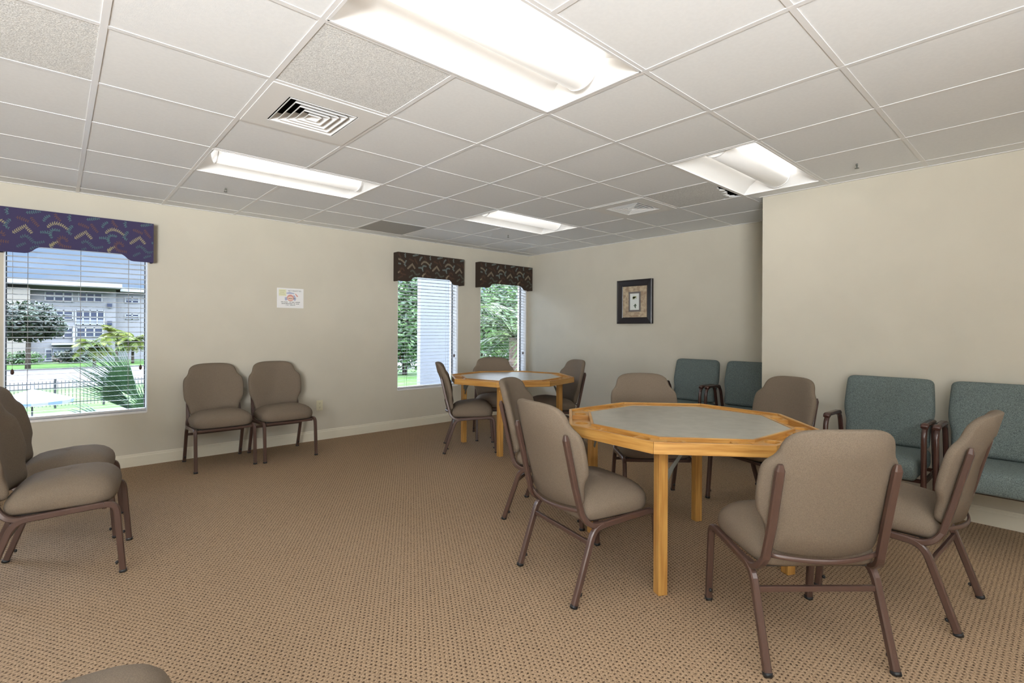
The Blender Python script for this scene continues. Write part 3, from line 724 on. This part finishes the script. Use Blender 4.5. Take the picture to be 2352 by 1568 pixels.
def bwin(px0, px1, py0, py1, cols, panel=0., d=.12):
    x0, z1 = bx(px0, py0); x1, z0 = bx(px1, py1); z0 -= GZ; z1 -= GZ; base = -1.2 if px0 > 268 else 0
    f = MB(); fr = .10; yo = -base-d
    f.box(x0, x1, yo, yo+.05, z0, z0+fr); f.box(x0, x1, yo, yo+.05, z1-fr, z1); zm = (z0+z1)/2; zs = z0+(z1-z0)*panel
    f.box(x0, x1, yo, yo+.05, zm-.05, zm+.05)
    for i in range(cols+1):
        x = x0+(x1-x0)*i/cols; f.box(x-fr*.7, x+fr*.7, yo, yo+.05, z0, z1)
    w = f.build('window_frame', whitep, t)
    MB().box(x0, x1, yo+.06, yo+d, zs, z1).build('window_glass', bglass, w)
    if panel: MB().box(x0, x1, yo+.055, yo+d, z0, zs).build('spandrel_panel', bpanel, w)
for a in ((104, 166, 668, 694, 3, .0), (181, 234, 671, 694, 3, .0), (290, 321, 680, 696, 2, 0), (125, 167, 711, 734, 2, 0), (174, 239, 711, 746, 4, .35), (290, 321, 720, 733, 2, 0), (104, 167, 752, 776, 3, 0), (176, 236, 752, 774, 3, 0)): bwin(*a)
B2(120, 168, 792, 816, 0, .1).build('porch_panel', bpanel, t); B2(120, 170, 816, 834, 0, .12).build('brick_base', brick, t)
d = B2(103, 121, 800, 829, 0, .1).build('entry_door', whitep, t); B2(106, 118, 804, 826, .1, .13).build('door_glass', bglass, d)
B2(167, 172, 748, 834, 0, .5).build('porch_post', whitep, t); B2(118, 172, 788, 791, 0, 1.2).build('porch_roof', whitep, t)
for a in ((246, 257, 697, 706), (246, 257, 737, 746)): B2(*a, 0, .3).build('air_conditioner', bglass, t)

# vegetation helpers
bark = mat('bark_brown', (0.054, 0.0371, 0.0253), .95, noise=.4, nscale=12)
def leaf_cloud(mb, c, rad, n, size, rr, shell=.55):
    c = Vector(c)
    for _ in range(n):
        d = Vector((rr.gauss(0, 1), rr.gauss(0, 1), rr.gauss(0, 1))).normalized(); k = shell+(1-shell)*rr.random()
        p = c+Vector((d.x*rad[0], d.y*rad[1], d.z*rad[2]))*k
        a = Vector((rr.gauss(0, 1), rr.gauss(0, 1), rr.gauss(0, .7))).normalized(); b = a.cross((d+Vector((rr.gauss(0, .5), rr.gauss(0, .5), .6))).normalized()).normalized(); s = size*rr.uniform(.6, 1.25)
        mb.add([p-a*s, p+b*s*.42, p+a*s, p-b*s*.42], [(0, 1, 2, 3)])
def tree(label, base, top, rad, n, size, m, seed, trunk=.25, cat='tree', name='shade_tree', group=None):
    rr = random.Random(seed); base = Vector(base)
    t = thing(name, label, cat, base, 0, group)
    h = top-base.z; cz = h-rad[2]
    MB().rod([(0, 0, 0), (.05, .02, cz*.6), (0, 0, cz)], trunk, 8, 0, trunk*.6).rod([(0, 0, cz*.7), (rad[0]*.4, 0, cz+rad[2]*.2)], trunk*.45, 6).rod([(0, 0, cz*.7), (-rad[0]*.4, .1, cz+rad[2]*.1)], trunk*.45, 6).build('trunk', bark, t)
    mb = MB(); leaf_cloud(mb, (0, 0, cz), (rad[0]*.8, rad[1]*.8, rad[2]*.85), n//2, size, rr, .3)
    for _ in range(9):
        d = Vector((rr.gauss(0, 1), rr.gauss(0, 1), rr.gauss(0, .8))).normalized()
        leaf_cloud(mb, Vector((0, 0, cz))+Vector((d.x*rad[0], d.y*rad[1], d.z*rad[2]))*.55, (rad[0]*.48, rad[1]*.48, rad[2]*.45), n//18, size, rr, .4)
    mb.build('foliage', m, t, fix=False); return t
g_dark = leafmat('leaf_dark_green', (0.00228, 0.00836, 0.00304), (0.0106, 0.0258, 0.00684), .15, .8)
g_mid = leafmat('leaf_mid_green', (0.0122, 0.0384, 0.0105), (0.0698, 0.133, 0.0349), .3, .9)
g_lime = leafmat('leaf_lime', (0.0698, 0.105, 0.014), (0.174, 0.192, 0.0419), .35, .5)
g_fan = leafmat('fan_palm_green', (0.0122, 0.0401, 0.0157), (0.0296, 0.0698, 0.0261), .25, 3.)
g_frond = leafmat('frond_green', (0.0314, 0.0698, 0.0174), (0.119, 0.16, 0.0558), .4, 1.6)
def ground_at(px, Y): d = ray(px, 780); return Vector((d.x*Y/d.y, Y, GZ))
def pz(px, py, Y): return at_y(px, py, Y).z
b = ground_at(64, 72); tree('dense dark tree left of the apartment block', b, pz(64, 680, 72), (3.6, 2.6, 2.6), 9000, .24, g_dark, 1)
b = ground_at(930, 42); tree('leafy green tree on the lawn left of the pale outdoor wall', b, pz(930, 590, 42), (4.8, 4.2, 6.0), 11000, .26, g_mid, 2)
b = ground_at(1135, 27); tree('leafy green tree behind the palm in the corner window', b, pz(1135, 590, 27), (4.6, 4.0, 4.4), 8000, .22, g_mid, 3)
b = ground_at(1290, 30); tree('leafy green tree at the far right beyond the corner window', b, pz(1290, 600, 30), (4.5, 4.0, 4.8), 5000, .24, g_mid, 8)
for i, (px, Y, w, h, lab) in enumerate(((52, 80, 2.0, 1.5, 'low green shrub at the left end of the apartment block'), (168, 80, 2.2, 1.6, 'low dark shrub in front of the apartment porch'))):
    t = thing('shrub', lab, 'shrub', ground_at(px, Y)); rr = random.Random(20+i); mb = MB(); leaf_cloud(mb, (0, 0, h*.5), (w, .8, h*.55), 900, .2, rr, .4); mb.build('foliage', [g_mid, g_dark][i], t, fix=False)

def pinnate(mb, base, az, elev, length, n, ll, droop, rr, w=.03):
    d = Vector((math.cos(az)*math.cos(elev), math.sin(az)*math.cos(elev), math.sin(elev))); p = Vector(base); pts = [p.copy()]; st = length/12
    for i in range(12): p = p+d*st; d = (d+Vector((0, 0, -droop))).normalized(); pts.append(p.copy())
    mb.rod(pts, .018, 5, 1, .004)
    for i in range(2, n):
        k = i/n*12; a = min(int(k), 11); q = pts[a].lerp(pts[a+1], k-a); tg = (pts[a+1]-pts[a]).normalized(); side = tg.cross(UP).normalized(); l = ll*(1-.55*abs(i/n-.45)*1.6)
        for s in (-1, 1):
            dd = (tg*.55+side*s*.85+Vector((0, 0, -.22+rr.uniform(-.2, .15)))).normalized(); e = q+dd*l+Vector((0, 0, -.12*l)); m_ = q+dd*l*.5; nn = dd.cross(UP).normalized()*w
            mb.add([q, m_+nn*.5, e, m_-nn*.5], [(0, 1, 2, 3)], 0)
def feather_palm(label, base, crown_z, nf, length, ll, m, seed, trunk, tm, group=None, nl=34, w=.05):
    rr = random.Random(seed); base = Vector(base); t = thing('palm_tree', label, 'palm', base, 0, group); h = crown_z-base.z
    MB().rod([(0, 0, h*i/8) for i in range(9)], trunk, 10, 0, trunk*.8).build('trunk', tm, t)
    for i in range(nf):
        mb = MB(); pinnate(mb, (0, 0, h), i*2.4+rr.uniform(-.2, .2), rr.uniform(-.15, 1.1), length*rr.uniform(.8, 1.1), nl, ll, rr.uniform(.08, .16), rr, w)
        mb.build('frond', [m, m], t, fix=False)
p_trunk = mat('palm_trunk', (0.162, 0.108, 0.079), .95, noise=.5, nscale=9)
Y = 9.6; b = ground_at(1181, Y); feather_palm('feather palm with a pinkish trunk outside the corner window', b, pz(1181, 775, Y), 15, 2.3, .62, g_frond, 11, .17, p_trunk, None, 40, .045)
for i, (px, py, Y, L, lab) in enumerate(((217, 782, 71.5, 2.1, 'yellow-green bushy palm in front of the apartment block, left one of the group'), (268, 752, 80.2, 1.9, 'tallest yellow-green palm in front of the apartment block'), (305, 772, 76, 1.9, 'yellow-green bushy palm in front of the apartment block, right one by the window edge'))):
    b = ground_at(px, Y); feather_palm(lab, b, pz(px, py+14, Y), 24, L, 1.0, g_lime, 30+i, .16, bark, 'yellow-green palms by the apartment block', 30, .13)

def fan(mb, hub, axis, nrm, rad, spread, n, rr):
    axis = Vector(axis).normalized(); nrm = Vector(nrm).normalized(); side = axis.cross(nrm).normalized(); nrm = side.cross(axis).normalized(); st = 2*spread/n
    def d(an, lift=0.): return (axis*math.cos(an)+side*math.sin(an)+nrm*lift).normalized()
    for i in range(n):
        a0 = -spread+i*st; am = a0+st/2; L = rad*(1-.22*(abs(am)/spread)**2)*rr.uniform(.93, 1.05); J = .47*rad*(1-.15*abs(am)/spread); sag = Vector((0, 0, -.10*L*rr.uniform(.4, 1.6)))
        h0 = Vector(hub); e0, em, e1 = h0+d(a0)*J, h0+d(am, .035)*J, h0+d(a0+st)*J; tip = h0+d(am)*L+sag
        mb.add([h0, e0, em, tip, e1], [(0, 1, 2), (0, 2, 4), (1, 3, 2), (2, 3, 4)], 0)
hub0 = at_y(352, 985, 7.6)
t = thing('fan_palm', 'big dark green fan palm right outside the left window', 'palm', (hub0.x, hub0.y, GZ))
hz = hub0.z-GZ
MB().rod([(0, 0, 0), (0, 0, hz-.25)], .16, 10, 0, .13).build('trunk', bark, t)
def rel(px, py, Y): return at_y(px, py, Y)-Vector((hub0.x, hub0.y, GZ))
rr = random.Random(4)
for (hx, hy, Y, tx, ty, TY, rad, spread, n) in ((322, 922, 7.5, 205, 783, 7.7, 1.04, .36, 24), (318, 948, 7.3, 182, 852, 7.3, .92, .26, 16), (345, 960, 7.1, 300, 860, 7.0, .55, .5, 16), (250, 975, 7.4, 150, 965, 7.6, .6, .7, 16)):
    a, b = rel(hx, hy, Y), rel(tx, ty, TY); mb = MB()
    mb.rod([Vector((0, 0, hz-.3)), (a*.6+Vector((0, 0, hz-.3))*.4)+Vector((0, 0, .02)), a], .014, 6, 1)
    fan(mb, a, b-a, Vector((-.25, -.85, .55)), rad, spread, n, rr); mb.build('frond', [g_fan, g_fan], t, fix=False)

# iron fence, parasol and patio table on the pool deck
iron = mat('fence_black', (0.00675, 0.00844, 0.00844), .5)
fy = 36.
t = thing('iron_fence', 'black iron picket fence along the pool deck, seen through the left window', 'fence', (0, fy, GZ))
for z in (.25, 1.30): MB().box(-14, 14, -.02, .02, z, z+.05).build('fence_rail', iron, t)
mb = MB()
for i in range(187): mb.box(-14+.15*i-.012, -14+.15*i+.012, -.012, .012, .1, 1.45)
o = mb.build('pickets', iron, t); o['kind'] = 'stuff'
for i in range(15): MB().box(-14+2*i-.05, -14+2*i+.05, -.05, .05, 0, 1.55).build('fence_post', iron, t)
c = at_depth(74, 893, 16.); awn = [mat('parasol_white', (.115, .12, .125), .8), mat('parasol_blue', (.05, .085, .115), .8)]
t = thing('pool_parasol', 'pale blue and white striped parasol on the pool deck', 'parasol', (c.x, c.y, GZ)); hz = c.z-GZ
mb = MB(); nseg = 16; rp = 1.0
for i in range(nseg):
    a, b = i*2*math.pi/nseg, (i+1)*2*math.pi/nseg; e0 = Vector((rp*math.cos(a), rp*math.sin(a), hz-.36)); e1 = Vector((rp*math.cos(b), rp*math.sin(b), hz-.36)); tp = Vector((0, 0, hz)); dn = Vector((0, 0, -.09))
    mb.add([tp, e0, e1, e0+dn, (e0+e1)/2+dn*1.3, e1+dn], [(0, 1, 2), (1, 3, 4, 5, 2)], i % 2)
mb.build('canopy', awn, t, fix=False); MB().rod([(0, 0, .05), (0, 0, hz)], .024, 8).build('pole', whitep, t); MB().lathe([(.25, 0), (.25, .06), (.05, .09), (.03, .2)], (0, 0, 0), 16).build('parasol_base', whitep, t)
c = at_depth(188, 945, 17.)
t = thing('patio_table', 'small round white patio table on the pool deck', 'table', (c.x, c.y, GZ)); hz = .74
MB().lathe([(0, hz), (.52, hz), (.52, hz-.03), (0, hz-.03)], (0, 0, 0), 24).build('table_top', whitep, t)
for k in range(4): MB().rod([(.38*math.cos(k*1.571+.5), .38*math.sin(k*1.571+.5), 0), (.25*math.cos(k*1.571+.5), .25*math.sin(k*1.571+.5), hz-.03)], .018, 6).build('leg', whitep, t)

# ------------------------------------------------------------------ sky, sun, camera
w = bpy.data.worlds.new('sky'); sc.world = w; w.use_nodes = True; nt = w.node_tree; bg = nt.nodes['Background']
tc = N(nt, 'ShaderNodeTexCoord'); sxyz = N(nt, 'ShaderNodeSeparateXYZ'); nt.links.new(tc.outputs['Generated'], sxyz.inputs[0])
rp = N(nt, 'ShaderNodeValToRGB'); e = rp.color_ramp.elements
e[0].position = .0; e[0].color = (.36, .58, .95, 1); e[1].position = .30; e[1].color = (.62, .76, 1., 1)
nt.links.new(sxyz.outputs['Z'], rp.inputs['Fac'])
nz = N(nt, 'ShaderNodeTexNoise'); nz.inputs['Scale'].default_value = 3.2; nz.inputs['Detail'].default_value = 6
mp = N(nt, 'ShaderNodeMapping'); mp.inputs['Scale'].default_value = (1, 1, 2.6); nt.links.new(tc.outputs['Generated'], mp.inputs['Vector']); nt.links.new(mp.outputs['Vector'], nz.inputs['Vector'])
r2 = N(nt, 'ShaderNodeValToRGB'); r2.color_ramp.elements[0].position = .45; r2.color_ramp.elements[1].position = .72
nt.links.new(nz.outputs['Fac'], r2.inputs['Fac'])
mx = N(nt, 'ShaderNodeMix', data_type='RGBA'); nt.links.new(r2.outputs['Color'], mx.inputs['Factor']); nt.links.new(rp.outputs['Color'], mx.inputs['A']); mx.inputs['B'].default_value = (.95, .97, 1., 1)
nt.links.new(mx.outputs['Result'], bg.inputs['Color'])
mr = N(nt, 'ShaderNodeMapRange', interpolation_type='SMOOTHSTEP'); mr.inputs['From Min'].default_value = .14; mr.inputs['From Max'].default_value = .40; mr.inputs['To Min'].default_value = .66; mr.inputs['To Max'].default_value = 17.0
nt.links.new(sxyz.outputs['Z'], mr.inputs['Value']); nt.links.new(mr.outputs['Result'], bg.inputs['Strength'])
def bounce_flash(loc, aim, watts, soft):
    l = bpy.data.lights.new('bounce_flash', 'SPOT'); l.energy = watts; l.spot_size = R(125); l.spot_blend = .9; l.shadow_soft_size = soft; l.color = (.97, .99, 1.)
    o = bpy.data.objects.new('bounce_flash', l); COL.objects.link(o); o.location = loc
    o.rotation_euler = (Vector(loc)-Vector(aim)).to_track_quat('Z', 'Y').to_euler()
bounce_flash((-2.6, -2.0, 1.25), (-1.35, -.35, 3.5), 2500, .8)
bounce_flash((1.76, -2.6, 1.3), (.9, -1.5, 3.6), 380, .22)  # second flash, unseen, added to brighten the fronts of the left chairs
sun = bpy.data.lights.new('sun', 'SUN'); sun.energy = 5.; sun.angle = R(.6); sun.color = (1, .96, .88)
so = bpy.data.objects.new('sun', sun); COL.objects.link(so); so.location = (-20, 30, 40)
so.rotation_euler = Vector((-.62, .03, .78)).to_track_quat('Z', 'Y').to_euler()

cam = bpy.data.cameras.new('camera'); co = bpy.data.objects.new('camera', cam); COL.objects.link(co)
cam.sensor_width = 36; cam.lens = 36*F_PX/2352; cam.shift_y = SY/2352; cam.clip_start = .02; cam.clip_end = 500
m = Matrix((R2, U2, -FW)).transposed().to_4x4(); m.translation = (0, 0, CAM_Z); co.matrix_world = m
sc.camera = co
sc.view_settings.view_transform = 'Standard'; sc.view_settings.look = 'None'; sc.view_settings.gamma = 1; sc.view_settings.exposure = .52; sc.view_settings.use_curve_mapping = False
cy = sc.cycles; cy.use_denoising = True; cy.max_bounces = 8; cy.diffuse_bounces = 5; cy.glossy_bounces = 3; cy.transparent_max_bounces = 12; cy.sample_clamp_indirect = 6; cy.caustics_reflective = False; cy.caustics_refractive = False
